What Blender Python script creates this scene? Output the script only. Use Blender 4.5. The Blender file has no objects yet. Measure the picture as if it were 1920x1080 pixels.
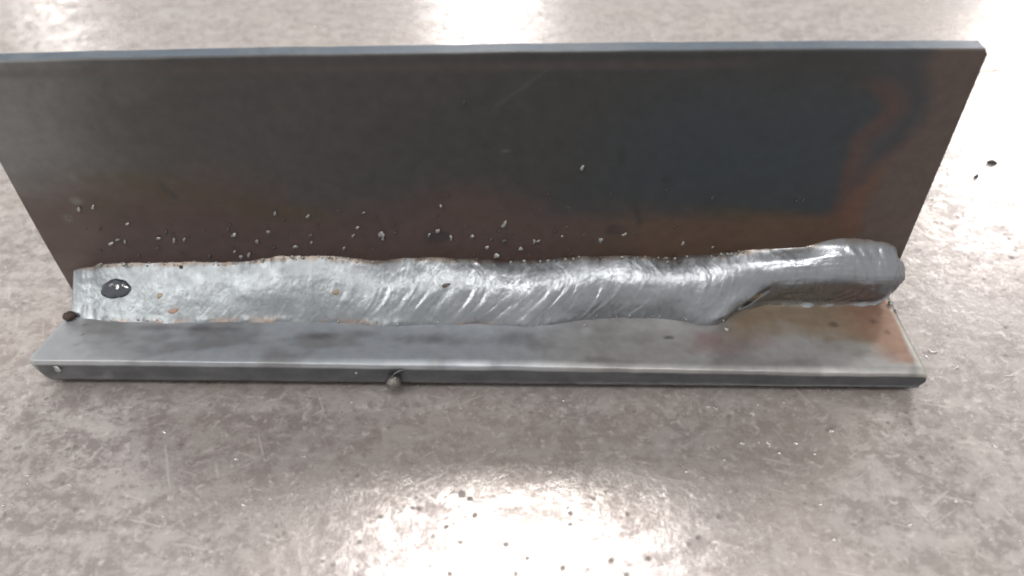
import bpy, bmesh, math, random
import numpy as np
from mathutils import Vector, Matrix

random.seed(7)
S = 0.01                                   # everything below is modelled in centimetres
scene = bpy.context.scene
C = scene.collection

# ------------------------------------------------------------------ camera
cam_data = bpy.data.cameras.new('camera')
cam = bpy.data.objects.new('camera', cam_data)
C.objects.link(cam)
cam.location = (1.3031 * S, -10.2943 * S, 10.6569 * S)
cam.rotation_euler = (0.8776, 0.0234, 0.0356)
cam_data.sensor_width = 36.0
cam_data.lens = 1610.5 * 36.0 / 1920.0
cam_data.clip_start = 0.005
cam_data.clip_end = 50.0
cam_data.dof.use_dof = True
cam_data.dof.focus_distance = 0.150
cam_data.dof.aperture_fstop = 17.0
scene.camera = cam

# ------------------------------------------------------------------ workshop light
world = bpy.data.worlds.new('World')
scene.world = world
world.use_nodes = True
wbg = world.node_tree.nodes['Background']
world.cycles.sampling_method = 'NONE'
wbg.inputs['Color'].default_value = (1.0, 0.985, 0.965, 1)
wbg.inputs['Strength'].default_value = 0.64

def ceiling_lamp(loc, sx, sy, power, color=(1.0, 0.975, 0.95), aim=(0, 0, 0)):
    d = bpy.data.lights.new('ceiling_lamp', 'AREA')
    d.shape = 'RECTANGLE'
    d.size = sx
    d.size_y = sy
    d.energy = power
    d.color = color
    o = bpy.data.objects.new('ceiling_lamp', d)
    C.objects.link(o)
    o.location = loc
    o.rotation_euler = (Vector(aim) - Vector(loc)).to_track_quat('-Z', 'Y').to_euler()
    return o

ceiling_lamp((-0.14, 2.15, 3.0), 0.20, 0.95, 50)       # seen in the table, front
ceiling_lamp((-0.62, 8.1, 3.0), 0.6, 1.4, 30)         # far row
ceiling_lamp((3.95, 6.2, 3.0), 0.8, 1.4, 75)
ceiling_lamp((-5.15, 8.4, 3.0), 0.22, 1.4, 9)
ceiling_lamp((0.20, -1.20, 3.0), 1.2, 0.40, 26)         # overhead, behind the photographer
ceiling_lamp((-2.1, -1.9, 3.0), 1.2, 1.1, 42)

scene.view_settings.view_transform = 'Standard'
scene.view_settings.look = 'None'
scene.view_settings.exposure = 0.25
scene.view_settings.gamma = 1.0
scene.render.engine = 'CYCLES'
scene.cycles.use_denoising = True
scene.cycles.max_bounces = 3
scene.cycles.use_adaptive_sampling = True
scene.cycles.adaptive_threshold = 0.03
scene.cycles.filter_width = 1.9
scene.cycles.sample_clamp_indirect = 6.0

# ------------------------------------------------------------------ measured from the coupon (cm)
L = 15.24
T = 0.3227                                 # top of the base plate
TZ = -0.20                                 # table top: the warped coupon stands a little clear of it
D = 2.0986                                 # front edge of base plate to upright plate
H = 5.281                                  # height of upright plate
DX, LEAN, YAW = -0.0789, -0.1245, 0.0153   # the weld has pulled the upright towards the camera
UP_TOE = [(-7.532, 0.914), (-7.354, 0.982), (-6.923, 1.062), (-6.312, 1.098), (-5.517, 1.106), (-4.827, 1.1), (-4.338, 1.082), (-4.026, 1.148), (-3.616, 1.226), (-3.217, 1.263), (-2.834, 1.233), (-2.26, 1.174), (-1.685, 1.115), (-1.291, 1.152), (-0.9, 1.176), (-0.225, 1.143), (0.449, 1.083), (1.029, 1.092), (1.798, 1.166), (2.466, 1.201), (2.943, 1.197), (3.521, 1.138), (4.084, 1.2), (4.643, 1.262), (5.002, 1.364), (5.372, 1.387), (5.834, 1.409), (5.991, 1.536), (6.242, 1.649), (6.597, 1.696), (6.876, 1.681), (7.142, 1.551), (7.384, 1.356), (7.517, 1.158)]
LO_TOE = [(-7.551, 1.269), (-6.987, 1.171), (-6.367, 1.119), (-5.566, 1.098), (-4.793, 1.149), (-4.003, 1.142), (-3.227, 1.178), (-2.635, 1.155), (-2.044, 1.117), (-1.646, 1.05), (-1.073, 1.098), (-0.402, 1.133), (0.078, 1.152), (0.464, 1.113), (0.943, 1.075), (1.419, 1.151), (1.995, 1.3), (2.573, 1.363), (3.148, 1.368), (3.616, 1.286), (3.983, 1.19), (4.262, 1.164), (4.472, 1.309), (4.701, 1.557), (5.109, 1.694), (5.698, 1.758), (6.275, 1.763), (6.842, 1.738), (7.311, 1.713), (7.706, 1.76)]
SPATTER = [(-6.787, 2.41, 0.044), (-6.526, 2.456, 0.035), (-6.07, 2.069, 0.035), (-6.605, 1.961, 0.027), (-6.382, 1.689, 0.036), (-6.541, 1.598, 0.036), (-6.261, 1.648, 0.045), (-5.628, 1.721, 0.061), (-5.457, 1.861, 0.035), (-5.74, 1.472, 0.035), (-5.371, 1.653, 0.035), (-5.176, 1.691, 0.052), (-5.078, 1.729, 0.026), (-6.132, 1.302, 0.027), (-6.791, 1.428, 0.027), (-5.346, 1.335, 0.026), (-4.848, 1.264, 0.035), (-4.259, 2.027, 0.025), (-4.337, 1.914, 0.025), (-4.258, 1.785, 0.051), (-4.357, 1.38, 0.034), (-4.755, 1.88, 0.026), (-4.262, 1.259, 0.052), (-4.116, 1.298, 0.052), (-5.417, 1.077, 0.036), (-6.471, 1.072, 0.055), (-6.948, 1.048, 0.056), (-3.407, 2.29, 0.049), (-3.29, 2.154, 0.033), (-3.622, 1.856, 0.05), (-3.878, 1.627, 0.059), (-3.618, 1.467, 0.034), (-2.858, 2.211, 0.032), (-2.307, 2.34, 0.032), (-1.873, 2.287, 0.032), (-2.039, 1.942, 0.032), (-2.146, 1.753, 0.049), (-2.903, 1.76, 0.033), (-2.918, 1.592, 0.033), (-3.227, 1.49, 0.042), (-2.36, 1.442, 0.041), (-1.638, 1.799, 0.057), (-1.625, 1.684, 0.041), (-1.399, 1.822, 0.032), (-3.898, 1.228, 0.06), (-3.329, 1.331, 0.051), (-3.144, 1.289, 0.042), (-2.662, 1.218, 0.034), (-2.733, 1.999, 0.024), (-1.689, 2.163, 0.024), (-1.393, 2.011, 0.024), (-0.529, 2.418, 0.047), (-0.611, 2.213, 0.024), (-0.635, 1.853, 0.064), (-0.795, 1.753, 0.04), (-0.414, 1.685, 0.048), (-0.035, 1.72, 0.048), (0.28, 1.627, 0.032), (0.43, 1.843, 0.032), (0.529, 1.992, 0.039), (0.515, 1.599, 0.032), (0.205, 1.446, 0.032), (0.652, 1.752, 0.024), (0.804, 1.427, 0.065), (1.052, 1.582, 0.048), (1.118, 1.594, 0.04), (1.54, 1.705, 0.032), (1.408, 1.808, 0.032), (1.611, 1.919, 0.024), (0.359, 1.246, 0.065), (0.625, 1.149, 0.033), (0.866, 1.161, 0.033), (1.155, 1.185, 0.033), (1.299, 1.157, 0.033), (1.606, 1.168, 0.033), (1.749, 1.22, 0.033), (0.776, 2.663, 0.023), (1.285, 2.669, 0.023), (0.449, 2.55, 0.023), (-0.374, 2.64, 0.023), (1.602, 2.383, 0.023), (0.45, 2.335, 0.023), (2.227, 1.609, 0.048), (2.621, 1.734, 0.032), (2.481, 1.748, 0.024), (2.845, 1.719, 0.024), (3.668, 1.506, 0.041), (4.206, 1.41, 0.033), (2.236, 1.216, 0.033), (2.626, 1.24, 0.041), (2.759, 1.238, 0.033), (3.427, 1.126, 0.033), (3.561, 1.125, 0.033), (3.639, 1.111, 0.033), (4.28, 1.225, 0.025), (4.372, 1.238, 0.033), (4.486, 1.237, 0.033), (4.552, 1.236, 0.033), (3.474, 1.914, 0.024), (4.04, 2.57, 0.023), (1.904, 1.728, 0.024), (2.327, 2.669, 0.023), (1.838, 3.215, 0.037), (5.555, 2.472, 0.024), (5.44, 2.473, 0.024), (4.033, 2.558, 0.024), (0.005, 4.487, 0.028)]
LINE_A = [(6.191, 4.883), (6.573, 4.511), (6.676, 4.224), (6.53, 3.981), (6.286, 3.681), (6.363, 2.986), (6.382, 2.179)]
LINE_B = [(6.859, 4.962), (7.125, 4.023), (7.023, 3.702), (6.713, 3.201), (6.651, 2.816), (6.558, 2.355), (6.613, 1.809)]
TABLE_SPATTER = [(-5.087, -1.037, 0.029), (-3.712, -1.587, 0.027), (-2.618, -1.515, 0.027), (-6.207, -2.147, 0.034), (-6.968, -1.983, 0.03), (-4.511, -2.701, 0.027), (-2.536, -2.73, 0.02), (-3.878, -3.332, 0.026), (-3.256, -2.367, 0.026), (-3.351, -2.467, 0.026), (-2.957, -2.341, 0.026), (-2.64, -2.256, 0.026), (-1.714, -1.021, 0.022), (-2.061, -0.324, 0.022), (-0.856, -1.951, 0.036), (1.562, -0.238, 0.022), (4.004, -0.351, 0.028), (4.123, -0.385, 0.028), (4.711, -0.484, 0.028), (5.923, -0.849, 0.039), (4.434, -1.14, 0.032), (4.849, -1.122, 0.032), (5.296, -1.115, 0.033), (4.986, -1.317, 0.032), (5.539, -1.329, 0.027), (4.096, -1.47, 0.026), (5.407, -2.297, 0.026), (5.454, -2.916, 0.03), (8.422, -1.132, 0.035), (7.426, -2.212, 0.033), (8.859, 0.144, 0.031), (6.621, -2.641, 0.026), (8.167, 1.025, 0.051), (8.431, 0.625, 0.038), (3.709, -1.821, 0.026), (3.477, -1.722, 0.026), (8.019, 0.887, 0.031), (-14.262, 12.642, 0.044), (-6.075, 15.58, 0.054), (9.269, 0.44, 0.051)]

def up_y(x, z):
    return D + LEAN * z + YAW * (x - DX)

# ------------------------------------------------------------------ numeric helpers
def _hash(ix, iy, seed):
    h = (ix.astype(np.int64) * 374761393 + iy.astype(np.int64) * 668265263 + seed * 982451653) & 0x7fffffff
    h = ((h ^ (h >> 13)) * 1274126177) & 0x7fffffff
    return ((h ^ (h >> 16)) & 0xffff) / 65535.0 * 2 - 1

def noise(x, y, seed=0):
    x = np.asarray(x, float); y = np.asarray(y, float)
    ix = np.floor(x); iy = np.floor(y)
    fx = x - ix; fy = y - iy
    fx = fx * fx * fx * (fx * (fx * 6 - 15) + 10); fy = fy * fy * fy * (fy * (fy * 6 - 15) + 10)
    a = _hash(ix, iy, seed); b = _hash(ix + 1, iy, seed)
    c = _hash(ix, iy + 1, seed); d = _hash(ix + 1, iy + 1, seed)
    return (a * (1 - fx) + b * fx) * (1 - fy) + (c * (1 - fx) + d * fx) * fy

def fbm(x, y, seed=0, octs=4, gain=0.5):
    s = 0; a = 1; tot = 0
    for o in range(octs):
        s = s + a * noise(x * 2 ** o, y * 2 ** o, seed + o * 17)
        tot += a; a *= gain
    return s / tot

def smooth(a, b, x):
    t = np.clip((np.asarray(x, float) - a) / (b - a), 0, 1)
    return t * t * (3 - 2 * t)

def lin(r, g, b):
    return np.array([((c / 255 + 0.055) / 1.055) ** 2.4 if c > 10 else c / 255 / 12.92 for c in (r, g, b)])

def mixc(col, mask, rgb):
    m = np.clip(mask, 0, 1)[..., None]
    return col * (1 - m) + np.asarray(rgb) * m

def line_dist(px, py, pts):
    best = np.full(np.shape(px), 1e9)
    for (x0, y0), (x1, y1) in zip(pts[:-1], pts[1:]):
        dx, dy = x1 - x0, y1 - y0
        t = np.clip(((px - x0) * dx + (py - y0) * dy) / (dx * dx + dy * dy), 0, 1)
        best = np.minimum(best, np.hypot(px - x0 - t * dx, py - y0 - t * dy))
    return best

# ------------------------------------------------------------------ object helpers
def add_mesh(name, verts, faces, mat, parent=None, origin=(0, 0, 0), col=None, smooth_shade=True):
    """verts in cm (world); origin in cm (world) becomes the object's location"""
    v = (np.asarray(verts, float) - np.asarray(origin, float)) * S
    me = bpy.data.meshes.new(name)
    if isinstance(faces, tuple):           # (quad array, list of ngons)
        q, ng = faces
        loops = np.concatenate([q.ravel()] + [np.asarray(n) for n in ng]).astype(np.int32)
        totals = np.concatenate([np.full(len(q), 4)] + [[len(n)] for n in ng]).astype(np.int32)
        starts = np.concatenate([[0], np.cumsum(totals)[:-1]]).astype(np.int32)
        me.vertices.add(len(v)); me.vertices.foreach_set('co', v.astype(np.float32).ravel())
        me.loops.add(len(loops)); me.loops.foreach_set('vertex_index', loops)
        me.polygons.add(len(totals))
        me.polygons.foreach_set('loop_start', starts)
        me.polygons.foreach_set('loop_total', totals)
        me.update(calc_edges=True)
        me.validate()
    else:
        me.from_pydata([tuple(p) for p in v], [], faces)
    if smooth_shade:
        me.polygons.foreach_set('use_smooth', [True] * len(me.polygons))
    if col is not None:
        a = me.color_attributes.new('tint', 'FLOAT_COLOR', 'POINT')
        c4 = np.concatenate([col, np.ones((len(col), 1))], 1).astype(np.float32)
        a.data.foreach_set('color', c4.ravel())
    me.materials.append(mat)
    o = bpy.data.objects.new(name, me)
    C.objects.link(o)
    if parent is not None:
        o.parent = parent
        pw = np.zeros(3); p = parent
        while p is not None:
            pw += np.array(p.location); p = p.parent
        o.location = np.asarray(origin, float) * S - pw
    else:
        o.location = np.asarray(origin, float) * S
    return o

def grid_faces(nu, nv, wrap_v=False, flip=False):
    i = np.arange(nu - 1)[:, None]; j = np.arange(nv if wrap_v else nv - 1)[None, :]
    j2 = (j + 1) % nv
    a = i * nv + j; b = i * nv + j2; c = (i + 1) * nv + j2; d = (i + 1) * nv + j
    q = np.stack([a, b, c, d] if flip else [a, d, c, b], -1)
    return q.reshape(-1, 4)

def tag(o, label, cat, group=None):
    o['label'] = label; o['category'] = cat
    if group: o['group'] = group

# ------------------------------------------------------------------ material helpers
class Mat:
    def __init__(self, name):
        self.m = bpy.data.materials.new(name)
        self.m.use_nodes = True
        self.t = self.m.node_tree
        self.b = self.t.nodes['Principled BSDF']
        self.tc = None
    def n(self, kind, **kw):
        nd = self.t.nodes.new(kind)
        for k, v in kw.items(): setattr(nd, k, v)
        return nd
    def put(self, sock, val):
        if isinstance(val, bpy.types.NodeSocket): self.t.links.new(val, sock)
        else:
            if hasattr(sock.default_value, '__len__') and len(sock.default_value) == 4 and len(val) == 3: val = (*val, 1)
            sock.default_value = val
    def coord(self, scale=(1, 1, 1), rot=(0, 0, 0), loc=(0, 0, 0)):
        if self.tc is None: self.tc = self.n('ShaderNodeTexCoord')
        mp = self.n('ShaderNodeMapping')
        self.t.links.new(self.tc.outputs['Object'], mp.inputs['Vector'])
        mp.inputs['Scale'].default_value = scale
        mp.inputs['Rotation'].default_value = rot
        mp.inputs['Location'].default_value = loc
        return mp.outputs['Vector']
    def stretch(self, scale, rot):
        mp = self.n('ShaderNodeMapping')
        self.t.links.new(self.coord((1, 1, 1), (0, 0, rot), (rot * 3, 0, 0)), mp.inputs['Vector'])
        mp.inputs['Scale'].default_value = scale
        return mp.outputs['Vector']
    def noise(self, scale, detail=4, rough=0.55, dist=0.0, vec=None):
        nd = self.n('ShaderNodeTexNoise')
        self.put(nd.inputs['Vector'], vec if vec is not None else self.coord())
        nd.inputs['Scale'].default_value = scale
        nd.inputs['Detail'].default_value = detail
        nd.inputs['Roughness'].default_value = rough
        nd.inputs['Distortion'].default_value = dist
        return nd.outputs['Fac']
    def voronoi(self, scale, vec=None, feature='F1', rnd=1.0):
        nd = self.n('ShaderNodeTexVoronoi', feature=feature)
        self.put(nd.inputs['Vector'], vec if vec is not None else self.coord())
        nd.inputs['Scale'].default_value = scale
        nd.inputs['Randomness'].default_value = rnd
        return nd
    def ramp(self, fac, a, b, lo=0.0, hi=1.0):
        nd = self.n('ShaderNodeMapRange', interpolation_type='SMOOTHSTEP')
        self.put(nd.inputs['Value'], fac)
        nd.inputs['From Min'].default_value = a; nd.inputs['From Max'].default_value = b
        nd.inputs['To Min'].default_value = lo; nd.inputs['To Max'].default_value = hi
        return nd.outputs['Result']
    def math(self, op, a, b=0.0, clamp=False):
        nd = self.n('ShaderNodeMath', operation=op, use_clamp=clamp)
        self.put(nd.inputs[0], a); self.put(nd.inputs[1], b)
        return nd.outputs[0]
    def mix(self, fac, a, b, blend='MIX'):
        nd = self.n('ShaderNodeMix', data_type='RGBA', blend_type=blend)
        self.put(nd.inputs['Factor'], fac)
        self.put(nd.inputs[6], a); self.put(nd.inputs[7], b)
        return nd.outputs[2]
    def mixf(self, fac, a, b):
        nd = self.n('ShaderNodeMix', data_type='FLOAT')
        self.put(nd.inputs[0], fac); self.put(nd.inputs[2], a); self.put(nd.inputs[3], b)
        return nd.outputs[0]
    def attr(self, name='tint'):
        nd = self.n('ShaderNodeVertexColor', layer_name=name)
        return nd.outputs['Color']
    def bump(self, height, dist, strength=1.0, normal=None):
        nd = self.n('ShaderNodeBump')
        self.put(nd.inputs['Height'], height)
        nd.inputs['Distance'].default_value = dist
        nd.inputs['Strength'].default_value = strength
        if normal is not None: self.put(nd.inputs['Normal'], normal)
        return nd.outputs['Normal']
    def set(self, **kw):
        for k, v in kw.items():
            self.put(self.b.inputs[{'ior': 'IOR', 'specular_ior_level': 'Specular IOR Level'}.get(k, k.replace('_', ' ').title())], v)
        return self.m

# ------------------------------------------------------------------ materials
def table_material():
    m = Mat('worn_steel_table')
    big = m.noise(26, 2, 0.6)
    patch = m.noise(330, 7, 0.80, 0.25)
    patch2 = m.noise(110, 6, 0.7, 0.8, m.coord((1, 1.6, 1), (0, 0, 0.3)))
    fine = m.noise(900, 3, 0.6)
    dull = m.ramp(m.math('ADD', m.math('MULTIPLY', patch, 0.6), m.math('MULTIPLY', patch2, 0.4)), 0.43, 0.57)
    pale = m.ramp(m.noise(620, 4, 0.75, 0.5), 0.53, 0.68)
    dots = m.ramp(m.noise(760, 3, 0.7, 0.3, m.coord((1, 1, 1), (0, 0, .7), (3, 1, 0))), 0.36, 0.28)
    # pits: sparse round dots
    vd = m.voronoi(420)
    keep = m.ramp(m.noise(150, 2), 0.45, 0.55)
    pit = m.math('MULTIPLY', m.ramp(vd.outputs['Distance'], 0.24, 0.12), keep)
    vd2 = m.voronoi(300)
    sel = m.n('ShaderNodeSeparateColor'); m.t.links.new(vd2.outputs['Color'], sel.inputs[0])
    pit2 = m.math('MULTIPLY', m.ramp(m.math('ADD', vd2.outputs['Distance'], m.math('MULTIPLY', m.math('SUBTRACT', fine, 0.5), 0.25)), 0.24, 0.15), m.ramp(sel.outputs[0], 0.965, 0.97))
    # scratches: long stretched noise in three directions
    scr = None
    for rot, sc, th in ((0.25, (2, 26, 1), 0.68), (-0.6, (2, 30, 1), 0.685), (1.15, (1.6, 26, 1), 0.69)):
        s = m.ramp(m.noise(42, 2, 0.5, 0.15, m.stretch(sc, rot)), th, th + 0.035)
        scr = s if scr is None else m.math('MAXIMUM', scr, s)
    grain = m.noise(60, 3, 0.6, 0.0, m.coord((1, 14, 1), (0, 0, 0.12)))
    base = m.mix(dull, lin(190, 183, 180), lin(144, 136, 134))
    base = m.mix(m.ramp(big, 0.35, 0.7), base, m.mix(0.18, base, lin(190, 176, 158)))
    base = m.mix(m.math('MULTIPLY', pale, 0.55), base, lin(220, 213, 209))
    base = m.mix(m.math('MULTIPLY', dots, 0.5), base, lin(96, 90, 88))
    base = m.mix(m.math('MULTIPLY', m.ramp(grain, 0.35, 0.65), 0.08), base, lin(120, 112, 109))
    base = m.mix(m.math('MULTIPLY', scr, 0.42), base, lin(214, 208, 203))
    base = m.mix(m.math('MULTIPLY', pit, 0.45), base, lin(88, 82, 80))
    base = m.mix(m.math('MULTIPLY', pit2, 0.40), base, lin(84, 78, 78))
    rough = m.mixf(dull, 0.14, 0.29)
    rough = m.math('ADD', rough, m.math('MULTIPLY', m.math('SUBTRACT', fine, 0.5), 0.16))
    rough = m.mixf(m.math('MULTIPLY', dots, 0.8), rough, 0.5)
    rough = m.mixf(pit, rough, 0.6)
    rough = m.mixf(pit2, rough, 0.6)
    rough = m.mixf(scr, rough, 0.2)
    h = m.math('ADD', m.math('MULTIPLY', patch, 0.5), m.math('MULTIPLY', fine, 0.30))
    return m.set(base_color=base, roughness=rough, metallic=m.mixf(dull, 0.50, 0.36), normal=m.bump(h, 0.00012, 0.8))

def plate_material(name, metallic, rough, bump=0.00003, spec=0.5):
    m = Mat(name)
    c = m.attr()
    f = m.noise(450, 5, 0.6)
    st = m.noise(160, 4, 0.6, 0.0, m.coord((0.35, 1, 2.2)))
    c = m.mix(0.6, c, m.mix(f, lin(70, 70, 70), lin(215, 215, 215)), 'SOFT_LIGHT')
    r = m.math('ADD', rough, m.math('MULTIPLY', m.math('SUBTRACT', st, 0.5), 0.25))
    return m.set(base_color=c, roughness=r, metallic=metallic, specular_ior_level=spec, normal=m.bump(m.math('ADD', f, st), bump, 0.7))

def weld_material():
    m = Mat('weld_metal')
    c = m.attr()
    f = m.noise(700, 5, 0.65)
    g = m.noise(260, 4, 0.6, 0.5)
    c = m.mix(m.math('MULTIPLY', m.ramp(f, 0.55, 0.72), 0.35), c, lin(108, 110, 112))
    sx_ = m.n('ShaderNodeSeparateXYZ'); m.t.links.new(m.coord(), sx_.inputs[0])
    r = m.math('ADD', m.math('SUBTRACT', m.math('SUBTRACT', m.ramp(sx_.outputs[0], -0.045, 0.005, 0.45, 0.36), m.ramp(sx_.outputs[0], 0.045, 0.058, 0.0, 0.08)), m.ramp(sx_.outputs[0], -0.066, -0.072, 0.0, 0.10)), m.math('MULTIPLY', m.math('SUBTRACT', g, 0.5), 0.4))
    return m.set(base_color=c, roughness=r, metallic=0.85, normal=m.bump(m.math('ADD', f, g), 0.00007, 0.8))

def simple(name, rgb, rough, metallic, nscale=900, ncol=None, bump=0.00004, amount=0.6, **kw):
    m = Mat(name)
    f = m.noise(nscale, 4, 0.6)
    c = m.mix(m.math('MULTIPLY', m.ramp(f, 0.4, 0.65), amount), rgb, ncol if ncol is not None else rgb * 0.6)
    return m.set(base_color=c, roughness=rough, metallic=metallic, normal=m.bump(f, bump, 0.8), **kw)

MAT_TABLE = table_material()
MAT_SCALE = plate_material('blued_mill_scale', 0.0, 0.42)
MAT_BASE = plate_material('grey_mill_scale', 0.45, 0.42)
MAT_WELD = weld_material()
MAT_SPATTER = simple('bright_spatter', lin(176, 176, 174), 0.36, 0.8)
MAT_GLINT = simple('polished_spatter', lin(225, 222, 218), 0.22, 0.85)
MAT_SPATTER_DULL = simple('dull_spatter', lin(88, 84, 82), 0.5, 0.5)
MAT_BALL = simple('grey_spatter_ball', lin(120, 116, 112), 0.36, 0.8, 1500)
MAT_SLAGBALL = simple('brown_slag', lin(92, 80, 72), 0.42, 0.5, 1800, lin(60, 50, 45), 0.0001)
MAT_SLAG = simple('tan_slag_glass', lin(142, 127, 102), 0.4, 0.2, 1500, lin(112, 100, 86))
MAT_RUSTSLAG = simple('rusty_slag_glass', lin(150, 122, 106), 0.4, 0.2, 1500, lin(126, 106, 96))
MAT_ISLAND = simple('silica_island_glass', lin(20, 26, 38), 0.08, 0.0, 420, lin(44, 54, 74), 0.00015, 0.5, ior=2.0)
MAT_GRIT = simple('dark_grit', lin(58, 54, 52), 0.6, 0.2)
MAT_LINE = simple('scribed_groove', lin(70, 64, 60), 0.7, 0.1)

# ------------------------------------------------------------------ table
tv = [(x_, y_, z_) for z_ in (TZ, TZ - 1.2) for x_, y_ in ((-70, -50), (70, -50), (70, 70), (-70, 70))]
table = add_mesh('table_top', tv, [(0, 1, 2, 3), (7, 6, 5, 4), (0, 4, 5, 1), (1, 5, 6, 2), (2, 6, 7, 3), (3, 7, 4, 0)], MAT_TABLE, None, (0, 0, TZ), smooth_shade=False)
table['kind'] = 'structure'
table['label'] = 'worn mottled bare steel table top'

# a scribed groove across the steel behind the coupon
lx = np.linspace(12.0, 26.0, 60)
ly = 11.95 + (lx - 12.0) * 0.2 + fbm(lx * 1.3, lx * 0, 5) * 0.08
w = 0.035 + 0.02 * noise(lx * 3, lx * 0, 9)
lv = np.concatenate([np.stack([lx, ly - w, np.full(60, TZ + 0.004)], 1), np.stack([lx, ly + w, np.full(60, TZ + 0.004)], 1)])
lf = [(i, i + 1, 61 + i, 60 + i) for i in range(59)]
add_mesh('scribed_line', lv, lf, MAT_LINE, table, (12, 12, TZ))

# ------------------------------------------------------------------ welded tee joint
joint = bpy.data.objects.new('welded_tee_joint', None)
C.objects.link(joint)
joint.location = (0, D * S, 0)
tag(joint, 'two steel plates welded into a tee with one thick silvery bead, lying on the table', 'weld joint')

# ---- base plate: rounded section swept along X
def rounded_section(y0, y1, z0, z1, r, nf, nt):
    """closed loop, front face first (nf rows), then top (nt rows), back, bottom"""
    pts = []
    def arc(cy, cz, a0, a1, k=5):
        for a in np.linspace(a0, a1, k): pts.append((cy + r * math.cos(a), cz + r * math.sin(a)))
    arc(y0 + r, z0 + r, 1.5 * math.pi, math.pi)
    for s in np.linspace(0, 1, nf + 2)[1:-1]: pts.append((y0, z0 + r + (z1 - z0 - 2 * r) * s))
    arc(y0 + r, z1 - r, math.pi, 0.5 * math.pi)
    for s in np.linspace(0, 1, nt + 2)[1:-1]: pts.append((y0 + r + (y1 - y0 - 2 * r) * s, z1))
    arc(y1 - r, z1 - r, 0.5 * math.pi, 0)
    arc(y1 - r, z0 + r, 0, -0.5 * math.pi)
    return np.array(pts)

def stations(xl, xr, n):
    e = np.array([0, .01, .025, .045, .07, .10, .14, .18, .23, .29])
    mid = np.linspace(xl + .34, xr - .34, n)
    return np.concatenate([xl + e, mid, (xr - e)[::-1]])

ZB = -0.09
sec = rounded_section(0, 4.9, ZB, T, 0.022, 8, 110)
sx = stations(-L / 2 - .12, L / 2, 260)
X = np.repeat(sx[:, None], len(sec), 1); Y = np.repeat(sec[None, :, 0], len(sx), 0); Z = np.repeat(sec[None, :, 1], len(sx), 0)
dl = X + L / 2 + .12; dr = L / 2 - X
# sheared ends: rolled-over upper edge, undercut lower corner on the left
zt = (Z - ZB) / (T - ZB)
rl = 0.17; drop = 0.13 * (1 - np.sqrt(np.clip(1 - np.clip(1 - dl / rl, 0, 1) ** 2, 0, 1)))
rr = 0.10; drop2 = 0.06 * (1 - np.sqrt(np.clip(1 - np.clip(1 - dr / rr, 0, 1) ** 2, 0, 1)))
Z = Z - (drop + drop2 + .50 * np.sqrt(np.clip(.105 - Y, 0, 1) ** 2 + 1e-5) * (.55 + .45 * smooth(-.6, .6, fbm(X * 1.6, X * 0, 33)) ) * smooth(-5.5, 0, X) * (Y < .3)) * smooth(0.4, 1.0, zt)
X = X + np.clip(1 - dl / 0.4, 0, 1) * 0.30 * np.clip(1 - zt, 0, 1) ** 2.2
X = X - np.clip(1 - dr / 0.4, 0, 1) * 0.07 * smooth(0.45, 0.2, zt)
taper = 1 - 0.0062 * np.clip(Y, 0, 2.2)
X = X * taper
Z = Z + (TZ - ZB) * smooth(1.5, 4.9, Y) * np.clip(1 - zt, 0, 1)
Y = Y + .03 * np.clip(1 - zt / .2, 0, 1) ** 1.4 * (Y < .4)      # rolled-under lower edge
Y = Y + .10 * np.clip(1 - dl / .16, 0, 1) ** 2 * smooth(.4, .0, Y)
Z = Z + .095 * smooth(7.2, -1.0, X) * smooth(1.2, .1, Y) * np.clip(zt, 0, 1)      # front edge pulled up by the weld
# shallow waviness along the sheared front edge
Y = Y + 0.010 * fbm(X * 1.5, Z * 2 + 3, 3) * smooth(1.0, 0.0, Y)
Z = Z + 0.004 * fbm(X * 2.2, Y * 2.2, 4) * smooth(0.6, 1.0, zt)
# temper colours and smudges
n1 = fbm(X * .9, Y * 1.6, 11); n2 = fbm(X * 3, Y * 3, 12); n3 = fbm(X * 7, Y * 7, 13, 3)
col = np.ones(X.shape + (3,)) * lin(178, 181, 185)
col = mixc(col, smooth(-6.6, -4.5, X) * 0.8, lin(163, 169, 177))
col = mixc(col, smooth(0.0, 2.6, X), lin(163, 162, 161))
col = mixc(col, smooth(.05, .45, n1) * .55, lin(126, 124, 124))
def spot(cx, cy, rx, ry, edge=.5):
    d = np.hypot((X - cx) / rx, (Y - cy) / ry) + .45 * n2 + .15 * n3
    return smooth(1.0, 1 - edge, d)
for (cx, cy, rx, ry, s) in ((-5.6, .95, .9, .13, .75), (-4.6, .92, .6, .10, .6), (-2.8, .72, .55, .16, .85), (-.6, .66, 1.3, .22, .75), (.6, .72, .5, .25, .55), (-2.0, .8, .5, .14, .5), (-7.0, .4, .12, .05, .5), (2.6, .8, .9, .22, .4)):
    col = mixc(col, spot(cx, cy, rx * 1.1, ry * 1.2, 1.0) * s * .7, lin(92, 88, 87))
col = mixc(col, spot(4.3, .66, 1.1, .42, .9) * .75, lin(150, 128, 126))
heat = smooth(4.2, 5.0, X + .3 * n1) * smooth(.55, 1.25, Y + .35 * n1 + (X - 5.5) * .12 + .08 * n2)
col = mixc(col, heat * .9, lin(146, 129, 108))
edge = smooth(6.5, 7.25, X + .15 * n2 + (Y - .6) * .35) * smooth(.12, .3, Y)
col = mixc(col, edge * .85, lin(152, 121, 104))
col = mixc(col, smooth(7.42, 7.5, X + .05 * n2 - (Y - .6) * .02), lin(176, 174, 168))
col = mixc(col, spot(6.5, .62, .55, .16, .9) * .7, lin(160, 160, 156))
col = mixc(col, spot(3.42, .77, .095, .06, .25) * .9, lin(96, 93, 90))
for cx, cy, r in ((7.05, 1.25, .09), (7.22, .98, .06), (6.35, 1.18, .10), (-7.12, 1.02, .03), (-7.02, .72, .03)):
    col = mixc(col, spot(cx, cy, r, r, .5) * .7, lin(104, 84, 74))
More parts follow.
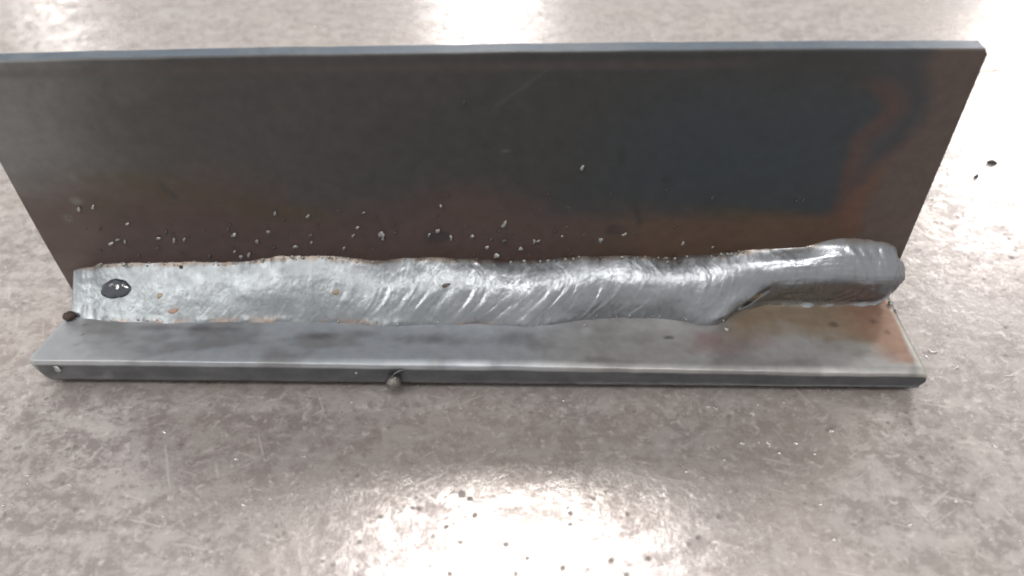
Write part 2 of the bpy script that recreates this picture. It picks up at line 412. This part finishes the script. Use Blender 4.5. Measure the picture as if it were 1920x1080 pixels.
front = smooth(.08, .05, Y) * smooth(.86, .74, zt)
col = mixc(col, front, lin(88, 90, 93) * (1 + .25 * fbm(X * 2, Z * 9, 21)[..., None]))  # front face coloured darker than the top, as the side turned from the light
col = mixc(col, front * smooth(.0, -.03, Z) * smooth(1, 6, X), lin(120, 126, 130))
col = mixc(col, smooth(-.045, -.065, Z), lin(58, 58, 60))                # underside painted dark to deepen the contact shadow below the plate
ridge = smooth(.13, .05, Y) * smooth(.80, .9, zt) * smooth(-.6, .5, fbm(X * 2.5, X * 0, 31) + .25)
col = mixc(col, ridge * .2, lin(185, 185, 182))  # highlight along the front lip, painted as a paler strip
col = mixc(col, smooth(.20, .05, dl) * smooth(T - .2, T - .1, Z), lin(190, 192, 194))  # shine of the left bevel painted into the colour
faces = (grid_faces(len(sx), len(sec), True), [list(range(len(sec)))[::1], list(range((len(sx) - 1) * len(sec), len(sx) * len(sec)))[::-1]])
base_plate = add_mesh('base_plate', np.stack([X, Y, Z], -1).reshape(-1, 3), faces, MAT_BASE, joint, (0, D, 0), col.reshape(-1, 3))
base_plate['label'] = 'grey flat base plate with tan heat tint at its right end'

# ---- upright plate
hv = 15.33 / 2
sec = rounded_section(0, T, T + 0.004, H, 0.035, 110, 6)
sx = stations(-hv, hv, 300)
X = np.repeat(sx[:, None], len(sec), 1); Yl = np.repeat(sec[None, :, 0], len(sx), 0); Z = np.repeat(sec[None, :, 1], len(sx), 0)
dl = X + hv; dr = hv - X
zz = smooth(1.0, H, Z)
Yl = Yl + 0.10 * np.clip(1 - dl / .30, 0, 1) ** 1.6 * zz * (1 - Yl / T)      # rolled edge at the left end
Z = Z + 0.055 * (1 - (X / hv) ** 2) * zz + .008 * fbm(X * 1.1, X * 0, 8) * smooth(H - .3, H, Z)
X = X - np.clip(1 - dr / .3, 0, 1) * (.05 * smooth(H - .08, H, Z))
Xw = X + DX
Yw = D + LEAN * Z + YAW * X + Yl
n1 = fbm(X * .55, Z * .8, 41); n2 = fbm(X * 2.2, Z * 2.6, 42); n3 = fbm(X * 7, Z * 7, 43, 3)
col = np.ones(X.shape + (3,)) * lin(70, 69, 68)
col = mixc(col, smooth(-4.8, -7.7, X + .8 * n1 - .2 * (Z - 3)), lin(126, 126, 124))  # left end painted paler, imitating the table's reflection in the plate
col = mixc(col, smooth(-2.5, 2.5, X + 1.2 * n1), lin(56, 58, 59))
col = mixc(col, smooth(1.0, 4.0, X + n1) * smooth(5.2, 4.0, Z + .3 * n1) * smooth(1.7, 3.3, Z + .5 * n1), lin(49, 60, 67))
brown = smooth(3.1, 1.8, Z + .7 * n1 - .12 * (X < -3) + .12 * np.clip(X, -4, 2))
col = mixc(col, brown * .95, lin(86, 66, 60))
for cx, cz, rx, rz in ((-5.2, 2.9, 1.3, .35), (-3.4, 2.35, 1.6, .28), (4.9, 2.1, 1.3, .22), (-6.3, 2.5, .5, .3)):
    d = np.hypot((X - cx) / rx, (Z - cz + .18 * (X - cx)) / rz) + .4 * n2
    col = mixc(col, smooth(1.3, .2, d) * .75, lin(78, 68, 48))
col = mixc(col, smooth(2.4, 1.9, Z + .3 * n1) * smooth(1.5, 3.5, X), lin(92, 72, 58))
col = mixc(col, smooth(.12, .02, np.abs(Z - H + .22 + .02 * n2 - .04 * (1 - (X / hv) ** 2))) * .4 * smooth(5, 3, X) , lin(92, 80, 76))
sign = X - np.interp(Z, [p[1] for p in LINE_B][::-1], [p[0] for p in LINE_B][::-1])
col = mixc(col, smooth(-.15, .25, sign + .1 * n2) * .9, lin(94, 80, 75))
dA = line_dist(X + .05 * n2, Z + .05 * n3, LINE_A); dB = line_dist(X + .05 * n3, Z + .05 * n2, LINE_B)
col = mixc(col, smooth(.32, .02, dA) * .65 * smooth(5.0, 4.5, Z), lin(98, 68, 56))
between = smooth(-.1, .1, X - np.interp(Z, [p[1] for p in LINE_A][::-1], [p[0] for p in LINE_A][::-1])) * smooth(.1, -.1, sign) * smooth(2.2, 3.0, Z)
col = mixc(col, between * .5, lin(66, 66, 70))
col = mixc(col, smooth(.26, .02, dB) * (.25 + .6 * smooth(3.6, 2.6, Z)) * smooth(4.4, 3.6, Z), lin(104, 74, 60))
# soot marks and wiped streaks
for cx, cz, rx, rz, tl in ((2.55, 3.45, .07, .25, 0), (3.3, 2.95, .10, .07, 0), (2.9, 2.2, .06, .3, -.25), (.35, 3.65, .06, .05, 0), (-5.0, 2.75, .07, .25, -.5), (-.6, 1.7, .25, .16, 0), (2.55, 1.85, .2, .14, 0)):
    d = np.hypot((X - cx - tl * (Z - cz)) / rx, (Z - cz) / rz) + .3 * n3
    col = mixc(col, smooth(1.3, .5, d) * .6, lin(44, 42, 42))
for cx, cz, rx, rz, tl, s in ((1.0, 4.75, .5, .05, .8, .12), (-6.7, 2.6, .12, .10, 0, .6), (-7.0, 2.2, .10, .10, 0, .5), (.7, 3.55, .08, .03, 0, .5), (-6.55, 3.1, .08, .14, .5, .4)):
    d = np.hypot((X - cx) / rx, (Z - cz - tl * (X - cx)) / rz) + .3 * n3
    col = mixc(col, smooth(1.3, .3, d) * s, lin(130, 128, 126))
topm = smooth(.02, .06, Yl) * smooth(H - .25, H - .03, Z)
col = mixc(col, topm, lin(76, 92, 108))
col = mixc(col, topm * smooth(.0, .5, n2 + .3 * n3), lin(90, 102, 112))
faces = (grid_faces(len(sx), len(sec), True), [list(range(len(sec)))[::1], list(range((len(sx) - 1) * len(sec), len(sx) * len(sec)))[::-1]])
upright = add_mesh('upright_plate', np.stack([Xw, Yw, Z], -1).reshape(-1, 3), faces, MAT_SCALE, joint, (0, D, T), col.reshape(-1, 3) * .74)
upright['label'] = 'dark upright plate with brown and blue heat tint'

# ---- weld bead
ux = np.array([p[0] for p in UP_TOE]); uz = np.array([p[1] for p in UP_TOE])
ox = np.array([p[0] for p in LO_TOE]); oy = np.array([p[1] for p in LO_TOE])
XL, XR = -7.50, 7.08

FX = np.linspace(-9, 9, 1801)
def smoothed(px, py, sigma, n=400):
    f = np.interp(FX, px, py)
    k = np.exp(-.5 * (np.arange(-n, n + 1) * .01 / sigma) ** 2)
    return np.convolve(np.pad(f, n, mode='edge'), k / k.sum(), 'valid')
UP_FINE, UP_BULK = smoothed(ux, uz, .05), smoothed(ux, np.where(ux > 5.6, np.minimum(uz, 1.40), uz), .55)
LO_FINE, LO_BULK = smoothed(ox, oy, .05), smoothed(ox, oy, .40)

def rings(x, v, squeeze=1.0):
    """frozen puddle rings around the stop at the right end"""
    s = (v - .50) * 1.5 * squeeze
    d = np.hypot((x - 6.15) * .95, s) + .05 * fbm(x * 2, v * 3, 92, 2)
    return .0042 * (1 + noise(x * 3, v * 4, 93)) * np.sin(2 * np.pi * d / .155) * smooth(6.1, 6.6, x) * smooth(.28, .5, d) * smooth(0, .12, v) * smooth(1, .9, v)

def round_centre(x):
    r = np.interp(x, [4.5, 5.4, 6.4, 7.2], [.46, .50, .60, .57])
    r = .50 + .07 * smooth(4.6, 6.3, x) - .04 * smooth(6.5, 7.2, x)
    z = T + r * .90
    return up_y(x, z) - .03, z, r

def weld_surface(x, v, detail=True):
    """points of the bead skin: x along the joint, v from lower toe (0) to upper toe (1)"""
    x = np.asarray(x, float); v = np.asarray(v, float)
    xo = x + .10 * smooth(6.4, 7.5, x)
    ya = np.interp(xo, FX, LO_BULK)
    zb = np.interp(x, FX, UP_BULK)
    dya = np.interp(xo, FX, LO_FINE) - ya + .03 * fbm(x * 3.2, x * 0 + 1, 51, 3)
    dzb = np.interp(x, FX, UP_FINE) - zb + .03 * fbm(x * 4.2, x * 0 + 2, 52, 3)
    za = T - .02
    yb = up_y(x, zb) + .02
    cy, cz = yb - ya, zb - za
    ln = np.hypot(cy, cz)
    ny, nz = -cz / ln, cy / ln
    conv = np.interp(x, [-7.5, -6.8, -5, -2, .5, 2.5, 4.3, 5.0, 5.8, 7.0, 7.5], [-.03, .02, .06, .12, .19, .23, .26, .28, .28, .28, .28])
    e = np.interp(x, [-7.5, -2, 4.5, 5.5], [.9, .8, .85, 1.15])
    f = np.clip(4 * v * (1 - v), 0, 1) ** e
    h = conv * f
    # right-hand run: shoulder under the upper toe, ledge along the lower toe
    rb = smooth(4.9, 5.8, x)
    # lobe of the main run where it laps over the right-hand run, with a cleft behind it
    xc = 4.62 + 1.35 * v
    lob = smooth(.62, .2, v)
    h = h + .10 * lob * smooth(.75, .15, xc - x) * smooth(0.02, -.10, x - xc) * smooth(0, .1, v)
    h = h - .13 * lob * np.exp(-((x - xc - .07) / .07) ** 2) * smooth(0, .12, v)
    hb = h; h = h * 0
    if detail:
        amp_c = np.interp(x, [-7.5, -4, 0, 5, 6.2, 7.4], [.35, .5, .62, .62, 1.1, 1.7])
        cv = np.where(v < .65, 1 - ((v - .65) / .65) ** 2, 1 - .5 * ((v - .65) / .35) ** 2)
        psi = x - amp_c * cv + .10 * fbm(x * .9, v * 2.0, 61, 3)
        psi = psi + .13 * noise(psi * 3, v * 1.5, 62) + .05 * noise(psi * 9, v * 3, 72)
        fr = np.mod(psi / .34, 1.0)
        saw = .5 + .5 * np.sin(2 * np.pi * (fr + .10 * np.sin(2 * np.pi * fr)))
        fr2 = np.mod(psi / .115 + .3, 1.0)
        saw2 = .5 + .5 * np.sin(2 * np.pi * fr2)
        side = np.clip(f, 0, 1) * smooth(-7.6, -7.0, x)
        fr3 = np.mod((psi + .35 * noise(psi * .8, psi * 0, 68)) / 1.05, 1.0)
        lobe = np.where(fr3 < .7, fr3 / .7, (1 - fr3) / .3)
        h = h + .013 * (lobe - .5) * smooth(.62, .2, v) * smooth(0, .06, v) * smooth(-4.5, -1.5, x) * smooth(5.0, 4.4, x)
        low = np.interp(v, [0, .12, .45, .7, 1], [1.2, 1.2, 1.0, .7, .5])
        am = np.interp(x, [-7.5, -6.2, -4, -1.5, 1, 4.6, 5.0, 6.2, 7.4], [.0006, .0015, .0025, .004, .005, .0065, .004, .005, .006])
        am = am * (.15 + 1.7 * smooth(-.3, .5, fbm(x * 1.3, v * 2.5, 63, 3)))
        h = h + side * low * am * (saw - .5) * 1.6
        h = h + side * am * .22 * (saw2 - .5)
        h = h + side * ((.022 - .014 * rb) * fbm(x * 1.3, v * 2.2, 64, 3) + rb * .020 * fbm(x * .8, v * 9, 69, 3) + .0075 * (.35 + .65 * smooth(-5, -.5, x)) * fbm(x * 6, v * 5, 65, 3) + .0022 * fbm(x * 20, v * 18, 66, 2))
        h = h + rings(x, v) + rb * .035 * fbm(x * 1.7 + 5, v * 2.6, 91, 2) * side
        # broken edges near the toes
        h = h + .03 * np.clip(fbm(x * 5, v * 3, 67, 3), 0, 1) * (np.exp(-((v - .05) / .05) ** 2) + .7 * np.exp(-((v - .95) / .05) ** 2))
    wl = (1 - v) ** 4; wu = v ** 5
    dya = dya - .045 * (1 - v) ** 5
    dzb = dzb + .02 * v ** 6
    p1y = ya + cy * v + ny * hb + dya * wl + LEAN * dzb * wu
    p1z = za + cz * v + nz * hb + dzb * wu
    # the short right-hand run is a round stringer lying in the corner
    phi = (-64 + 152 * v) * math.pi / 180
    ey, ez = -np.cos(phi), np.sin(phi)
    c0y, c0z, rr0 = round_centre(x)
    wash = np.interp(x, FX, UP_FINE) - (c0z + rr0)
    p2y = c0y + ey * rr0 * .96 - .15 * (1 + .5 * noise(x * 5, x * 0, 77)) * np.exp(-(v / .07) ** 2)
    hol = .02 * np.exp(-((v - .60) / .16) ** 2) - .045 * np.exp(-((v - .28) / .14) ** 2) * smooth(5.0, 5.5, x) * smooth(7.05, 6.5, x)
    p2y = p2y + ey * hol
    p2z = c0z + ez * (rr0 + hol) + np.maximum(wash + .09 * smooth(5.8, 6.4, x), 0) * v ** 9 - .05 * np.exp(-(v / .07) ** 2)
    p2y = p2y + smooth(.80, 1.0, v) * (up_y(x, p2z) + .015 - p2y)
    p2z = np.maximum(p2z, T - .01)
    w2 = smooth(4.7, 5.6, x + .5 * (v - .5))
    qy = p1y * (1 - w2) + p2y * w2; qz = p1z * (1 - w2) + p2z * w2
    my = ny * (1 - w2) + ey * w2; mz = nz * (1 - w2) + ez * w2
    return np.stack([x, qy + my * h, qz + mz * h], -1)

nx, nv = 1500, 120
xs = np.linspace(XL, XR, nx); vs = np.linspace(0, 1, nv)
GX, GV = np.meshgrid(xs, vs, indexing='ij')
P = weld_surface(GX, GV)
def cap(edge, xdir, bulge, k, root):
    """round the open end of the bead down to the root of the joint"""
    out = []
    for i in range(1, k + 1):
        a = i / k * math.pi / 2
        s = math.cos(a) * .98 + .02
        p = root + (edge - root) * s
        p[:, 0] = edge[:, 0] + xdir * bulge * math.sin(a) * (1 + .12 * fbm(np.linspace(0, 4, nv), np.full(nv, i * .2), 71))
        if k > 20:
            q = p - root; q /= np.linalg.norm(q, axis=1)[:, None]
            p = p + q * rings(p[:, 0], vs, math.cos(a))[:, None]
        out.append(p)
    return out
rootL = np.array([XL, up_y(XL, T) - .05, T + .02]); rootR = np.array([XR, float(round_centre(XR)[0]) + .02, float(round_centre(XR)[1]) - .07])
left = cap(P[0], -1, np.interp(vs, [0, .5, 1], [.03, .06, .03]), 14, rootL)
right = cap(P[-1], 1, np.interp(vs, [0, .3, .55, .85, 1], [.50, .60, .64, .60, .48]), 70, rootR)
P = np.concatenate([np.array(left[::-1]), P, np.array(right)], 0)
XX = np.concatenate([np.tile(P[:14, :1, 0] * 0 + XL, (1, nv)), GX, np.tile(P[-70:, :1, 0] * 0 + XR, (1, nv))], 0)
VV = np.tile(vs[None, :], (P.shape[0], 1))
n1 = fbm(XX * 1.4, VV * 2, 81); n2 = fbm(XX * 5, VV * 5, 82); n3 = fbm(XX * 14, VV * 10, 83, 3)
col = np.ones(XX.shape + (3,)) * lin(142, 147, 150)
col = mixc(col, smooth(-4, 2, XX) * .7, lin(142, 145, 150))
col = mixc(col, smooth(.05, .5, n1) * .35, lin(140, 143, 148))
col = mixc(col, smooth(.25, .55, n3) * .35, lin(120, 122, 124))
col = mixc(col, smooth(4.6, 5.4, XX) * smooth(.60, .42, VV + .1 * n2) * smooth(.08, .14, VV) * .8, lin(104, 105, 110))  # shade on the lower face of the right-hand run, put into the colour
toe_lo = smooth(.13, .02, VV + .05 * n2) * smooth(-.1, .3, n1 + .8 * n2) * smooth(-7.1, -6.6, XX) * smooth(1.5, -1.0, XX)
col = mixc(col, toe_lo * .55, lin(164, 136, 118))
toe_up = smooth(.90, .965, VV + .04 * n2) * smooth(-.4, .1, n2 + .25)
col = mixc(col, toe_up * .85, lin(128, 116, 106))
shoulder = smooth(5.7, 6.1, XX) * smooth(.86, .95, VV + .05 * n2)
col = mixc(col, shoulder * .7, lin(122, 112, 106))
faces = (grid_faces(P.shape[0], nv), [])
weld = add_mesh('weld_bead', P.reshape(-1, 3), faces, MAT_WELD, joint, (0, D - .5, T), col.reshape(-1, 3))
weld['label'] = 'thick rippled silvery fillet weld bead with a raised right end'

# ---- blobs that stick to the plates and the bead
def blob_mesh(name, seed, lobes=1, squash=.7, sub=2, rough=.36):
    rng = random.Random(seed)
    bm = bmesh.new()
    for k in range(lobes):
        off = Vector((0, 0, 0)) if k == 0 else Vector((rng.uniform(-.9, .9), rng.uniform(-.2, .2), rng.uniform(-.9, .9)))
        r = 1.0 if k == 0 else rng.uniform(.5, .85)
        res = bmesh.ops.create_icosphere(bm, subdivisions=sub, radius=r)
        q = Vector((rng.random(), rng.random(), rng.random())) * 10
        for v in res['verts']:
            c = v.co.copy()
            s = 1 + rough * (math.sin(c.x * 3.1 + q.x) * math.sin(c.y * 2.7 + q.y) + .6 * math.sin(c.z * 4.3 + q.z))
            v.co = Vector((c.x * s, c.y * s * squash, c.z * s)) + off
    me = bpy.data.meshes.new(name)
    bm.to_mesh(me); bm.free()
    for p in me.polygons: p.use_smooth = True
    return me

beads = {1: [blob_mesh('spatter_bead', i) for i in range(4)], 2: [blob_mesh('spatter_bead', 10 + i, 2) for i in range(3)], 3: [blob_mesh('spatter_bead', 20 + i, 3) for i in range(3)]}
for ms in beads.values():
    for me in ms: me.materials.append(MAT_SPATTER)
glint_beads = [b.copy() for b in beads[1]]
for me in glint_beads: me.materials[0] = MAT_GLINT
dull_beads = [b.copy() for b in beads[1]]
for me in dull_beads: me.materials[0] = MAT_SPATTER_DULL

def world_loc(o):
    v = Vector((0, 0, 0))
    while o is not None: v += o.location; o = o.parent
    return v

def stick(name, me, loc, size, parent, rot=(0, 0, 0), stretch=(1, 1, 1)):
    o = bpy.data.objects.new(name, me)
    C.objects.link(o)
    o.location = Vector(loc) * S
    if parent is not None:
        o.parent = parent
        o.location -= world_loc(parent)
    o.rotation_euler = rot
    o.scale = [size * S * k for k in stretch]
    return o

rng = random.Random(3)
zt_all = lambda x: float(np.interp(x, ux, uz))
for i, (x, z, r) in enumerate(SPATTER):
    on_bead = z < zt_all(x) + .10
    if r >= .055: me = rng.choice(beads[3])
    elif r >= .045: me = rng.choice(beads[2])
    elif r < .028 or (r < .04 and rng.random() < .4): me = rng.choice(dull_beads)
    else: me = rng.choice(beads[1])
    k = .62 if r >= .055 else (.75 if r >= .045 else 1.0)
    if on_bead:
        p = weld_surface(np.array([x]), np.array([.96 if z > zt_all(x) - .02 else .90]))[0]
        stick('spatter_bead', me, (p[0], p[1] - .01, p[2] + .02), r * k * .9, weld, (LEAN * -1, rng.uniform(0, 3), 0))
    else:
        stick('spatter_bead', me, (x, up_y(x, z) - r * .3, z), r * k * rng.uniform(.8, 1.15), upright, (0.12, rng.uniform(-.5, .5) + math.pi * .2, 0), (rng.uniform(.6, .95), 1, rng.uniform(1.05, 1.7)))

def scatter(name, pts, me_list, mat, parent, origin):
    """many specks too small to pick apart, as one mesh"""
    bm = bmesh.new()
    for (p, r, sq) in pts:
        res = bmesh.ops.create_icosphere(bm, subdivisions=1, radius=1)
        a = rng.uniform(0, 3)
        for v in res['verts']:
            c = v.co * (1 + rng.uniform(-.2, .2))
            v.co = Vector((p[0] + (c.x * math.cos(a) - c.z * math.sin(a) if sq[2] >= 1 else c.x) * r * sq[0], p[1] + c.y * r * sq[1], p[2] + (c.x * math.sin(a) + c.z * math.cos(a) if sq[2] >= 1 else c.z) * r * sq[2]))
            v.co = (v.co - Vector(origin)) * S
    me = bpy.data.meshes.new(name)
    bm.to_mesh(me); bm.free()
    for p in me.polygons: p.use_smooth = True
    me.materials.append(mat)
    o = bpy.data.objects.new(name, me)
    C.objects.link(o)
    o.parent = parent
    o.location = Vector(origin) * S - world_loc(parent)
    o['kind'] = 'stuff'
    return o

pts = []
for i in range(150):
    x = rng.gauss(-1.2, 3.2)
    if not -7.2 < x < 6.5: continue
    z = zt_all(x) + .05 + abs(rng.gauss(0, .55))
    r = rng.uniform(.008, .019)
    pts.append(((x, up_y(x, z) - r * .3, z), r, (1, .7, 1.2)))
scatter('fine_spatter', pts, None, MAT_SPATTER_DULL, upright, (0, D, T))
pts = []
for i in range(120):
    x = rng.uniform(-7.0, 5.2); v = rng.choice([rng.uniform(.93, .99), rng.uniform(.93, .99), rng.uniform(.02, .06)])
    p = weld_surface(np.array([x]), np.array([v]))[0]
    pts.append(((p[0], p[1] - .005, p[2] + .008), rng.uniform(.009, .022), (1.2, 1, 1)))
scatter('toe_spatter', pts, None, MAT_SPATTER, weld, (0, D, T))

# chips fused to the base plate
stick('spatter_bead', beads[2][0], (-7.2, -.015, .22), .05, base_plate, (0, .6, 0), (1.3, .8, 1))
stick('spatter_bead', beads[1][1], (-1.98, -.01, .19), .03, base_plate)
stick('spatter_bead', beads[2][1], (4.45, 1.02, T + .01), .045, base_plate, (1.57, 0, 0), (1.2, .8, .8))
stick('spatter_bead', beads[1][2], (1.95, 1.10, T + .01), .03, base_plate, (1.57, 0, 0))
stick('spatter_bead', beads[1][0], (7.55, 1.55, T - .01), .035, base_plate, (1.57, 0, 0))
stick('spatter_bead', beads[1][3], (7.50, 1.72, T + .02), .045, base_plate, (1.57, 0, 0))

# ---- slag and silica on the bead
def patch_on_weld(name, x, v, rx, rv, thick, mat, seed, label, rotk=0.0, rings=10, seg=40):
    """a low island that follows the bead skin; rx in cm, rv in units of v"""
    verts, fcs = [], []
    q = weld_surface(np.array([x - .05, x + .05, x, x]), np.array([v, v, v - .03, v + .03]), False)
    nrm = np.cross(q[1] - q[0], q[3] - q[2]); nrm /= np.linalg.norm(nrm)
    for r in range(rings + 1):
        t = r / rings
        for s in range(seg):
            a = 2 * math.pi * s / seg
            w_ = .35 if mat is MAT_ISLAND else 1.0
            k = t * (1 + w_ * .14 * math.sin(2 * a + seed) + w_ * .12 * math.sin(3 * a + seed * 2.1) + w_ * .07 * math.sin(7 * a + seed) + (w_ - .35) * .08 * math.sin(11 * a + seed * 3))
            du = rx * k * math.cos(a); dv = rv * k * math.sin(a)
            p = weld_surface(np.array([x + du + rotk * dv]), np.array([min(max(v + dv, .01), .99)]), False)[0]
            wob = .010 * math.sin(du * 9 + dv * 8 + .8) + .004 * math.sin(du * 23 - dv * 14) if mat is MAT_ISLAND else 0.0
            verts.append(p + nrm * (wob * (1 - t * t) + thick * (1 - t ** 3) ** .6 - .012 * (t > .97) + .006))
    for r in range(rings):
        for s in range(seg):
            a, b = r * seg + s, r * seg + (s + 1) % seg
            fcs.append((a, a + seg, b + seg, b))
    o = add_mesh(name, verts, fcs, mat, weld, verts[0])
    o['label'] = label
    return o
patch_on_weld('silica_island', -6.63, .56, .285, .18, .055, MAT_ISLAND, 1.3, 'glossy dark blue glassy slag island', 0.1)
patch_on_weld('slag_patch', -5.52, .20, .10, .055, .004, MAT_RUSTSLAG, 2.2, 'small rust brown slag patch', 1.2, 4, 18)
patch_on_weld('slag_patch', -5.78, .44, .06, .05, .004, MAT_SLAG, 3.2, 'small tan slag patch', .6, 4, 18)
patch_on_weld('slag_patch', -3.82, .46, .05, .04, .008, MAT_SLAG, 4.2, 'small yellow slag speck', .2, 4, 18)
patch_on_weld('slag_patch', -2.52, .46, .07, .04, .004, MAT_SLAG, 5.2, 'small tan slag speck', .2, 4, 18)
patch_on_weld('slag_patch', -.53, .58, .07, .035, .015, MAT_SLAGBALL, 6.2, 'small brown slag speck on the ridge', .6, 4, 18)
patch_on_weld('slag_patch', 4.98, .21, .06, .10, .03, MAT_SLAG, 7.2, 'tan slag sliver in the cleft', 1.6, 5, 20)

# ------------------------------------------------------------------ loose things
def lump(name, seed, rough, sub=4, amp2=.05):
    r_ = random.Random(seed)
    bm = bmesh.new()
    bmesh.ops.create_icosphere(bm, subdivisions=sub, radius=1)
    q = [r_.uniform(0, 9) for _ in range(6)]
    for v in bm.verts:
        c = v.co
        s = 1 + rough * math.sin(c.x * 2.3 + q[0]) * math.sin(c.y * 2.9 + q[1]) + rough * .7 * math.sin(c.z * 3.7 + q[2])
        s += amp2 * math.sin(c.x * 9 + q[3]) * math.sin(c.y * 11 + q[4]) * math.sin(c.z * 10 + q[5])
        v.co = c * s
    me = bpy.data.meshes.new(name)
    bm.to_mesh(me); bm.free()
    for p in me.polygons: p.use_smooth = True
    return me

me = lump('spatter_ball', 1, .06); me.materials.append(MAT_BALL)
ball = stick('spatter_ball', me, (-1.33, -.13, .085), .135, joint, (0, 0, 0), (1, 1, 1.08))
ball['label'] = 'round grey spatter ball stuck to the front edge'
# its thin whisker, bent towards the plate
tp = [Vector((-1.33, -.11, .20)), Vector((-1.30, -.075, .25)), Vector((-1.24, -.045, .275)), Vector((-1.15, -.012, .285))]
tr = [.05, .026, .016, .008]
verts, fcs = [], []
for i, (p, r) in enumerate(zip(tp, tr)):
    for s in range(8):
        a = 2 * math.pi * s / 8
        verts.append((p.x + r * .7 * math.cos(a) * .6, p.y + r * math.cos(a), p.z + r * math.sin(a)))
for i in range(3):
    for s in range(8):
        fcs.append((i * 8 + s, i * 8 + (s + 1) % 8, (i + 1) * 8 + (s + 1) % 8, (i + 1) * 8 + s))
tail = add_mesh('tail', verts, fcs, MAT_BALL, None, (-1.33, -.115, .095))
tail.parent = ball
tail.matrix_parent_inverse = Matrix.LocRotScale(world_loc(ball), None, ball.scale).inverted()

me = lump('slag_ball', 5, .10, 4, .12); me.materials.append(MAT_SLAGBALL)
sb = stick('slag_ball', me, (-7.47, 1.18, T + .075), .098, None)
tag(sb, 'dark brown slag ball at the left end of the bead on the base plate', 'slag ball')

for (x, y, r, sd, lab) in ((11.66, 7.41, .085, 3, 'larger of two dark grit crumbs on the table right of the upright plate'), (11.07, 6.81, .062, 4, 'smaller of two dark grit crumbs on the table right of the upright plate')):
    me = lump('grit_crumb', sd, .2, 2); me.materials.append(MAT_GRIT)
    g = stick('grit_crumb', me, (x, y, TZ + r * .45), r, None, (0, 0, sd), (1.4, .8, .6))
    tag(g, lab, 'grit', 'dark grit crumbs on the table')

# spatter fused to the table
for i, (x, y, r) in enumerate(TABLE_SPATTER):
    stick('spatter_bead', rng.choice(glint_beads), (x, y, TZ + r * .1), r, table, (1.57, 0, rng.uniform(-.9, .3)), (1.5, .8, .55))
pts = []
for i in range(320):
    x, y = rng.uniform(-18, 18), rng.uniform(-5, 18)
    if abs(x) < 7.9 and -.15 < y < 5.2: continue
    r = rng.uniform(.008, .02) * (1 + max(0, y) * .04)
    pts.append(((x, y, TZ + r * .1), r, (1.3, 1, .5)))
scatter('fine_spatter', pts, None, MAT_GLINT, table, (0, 0, TZ))
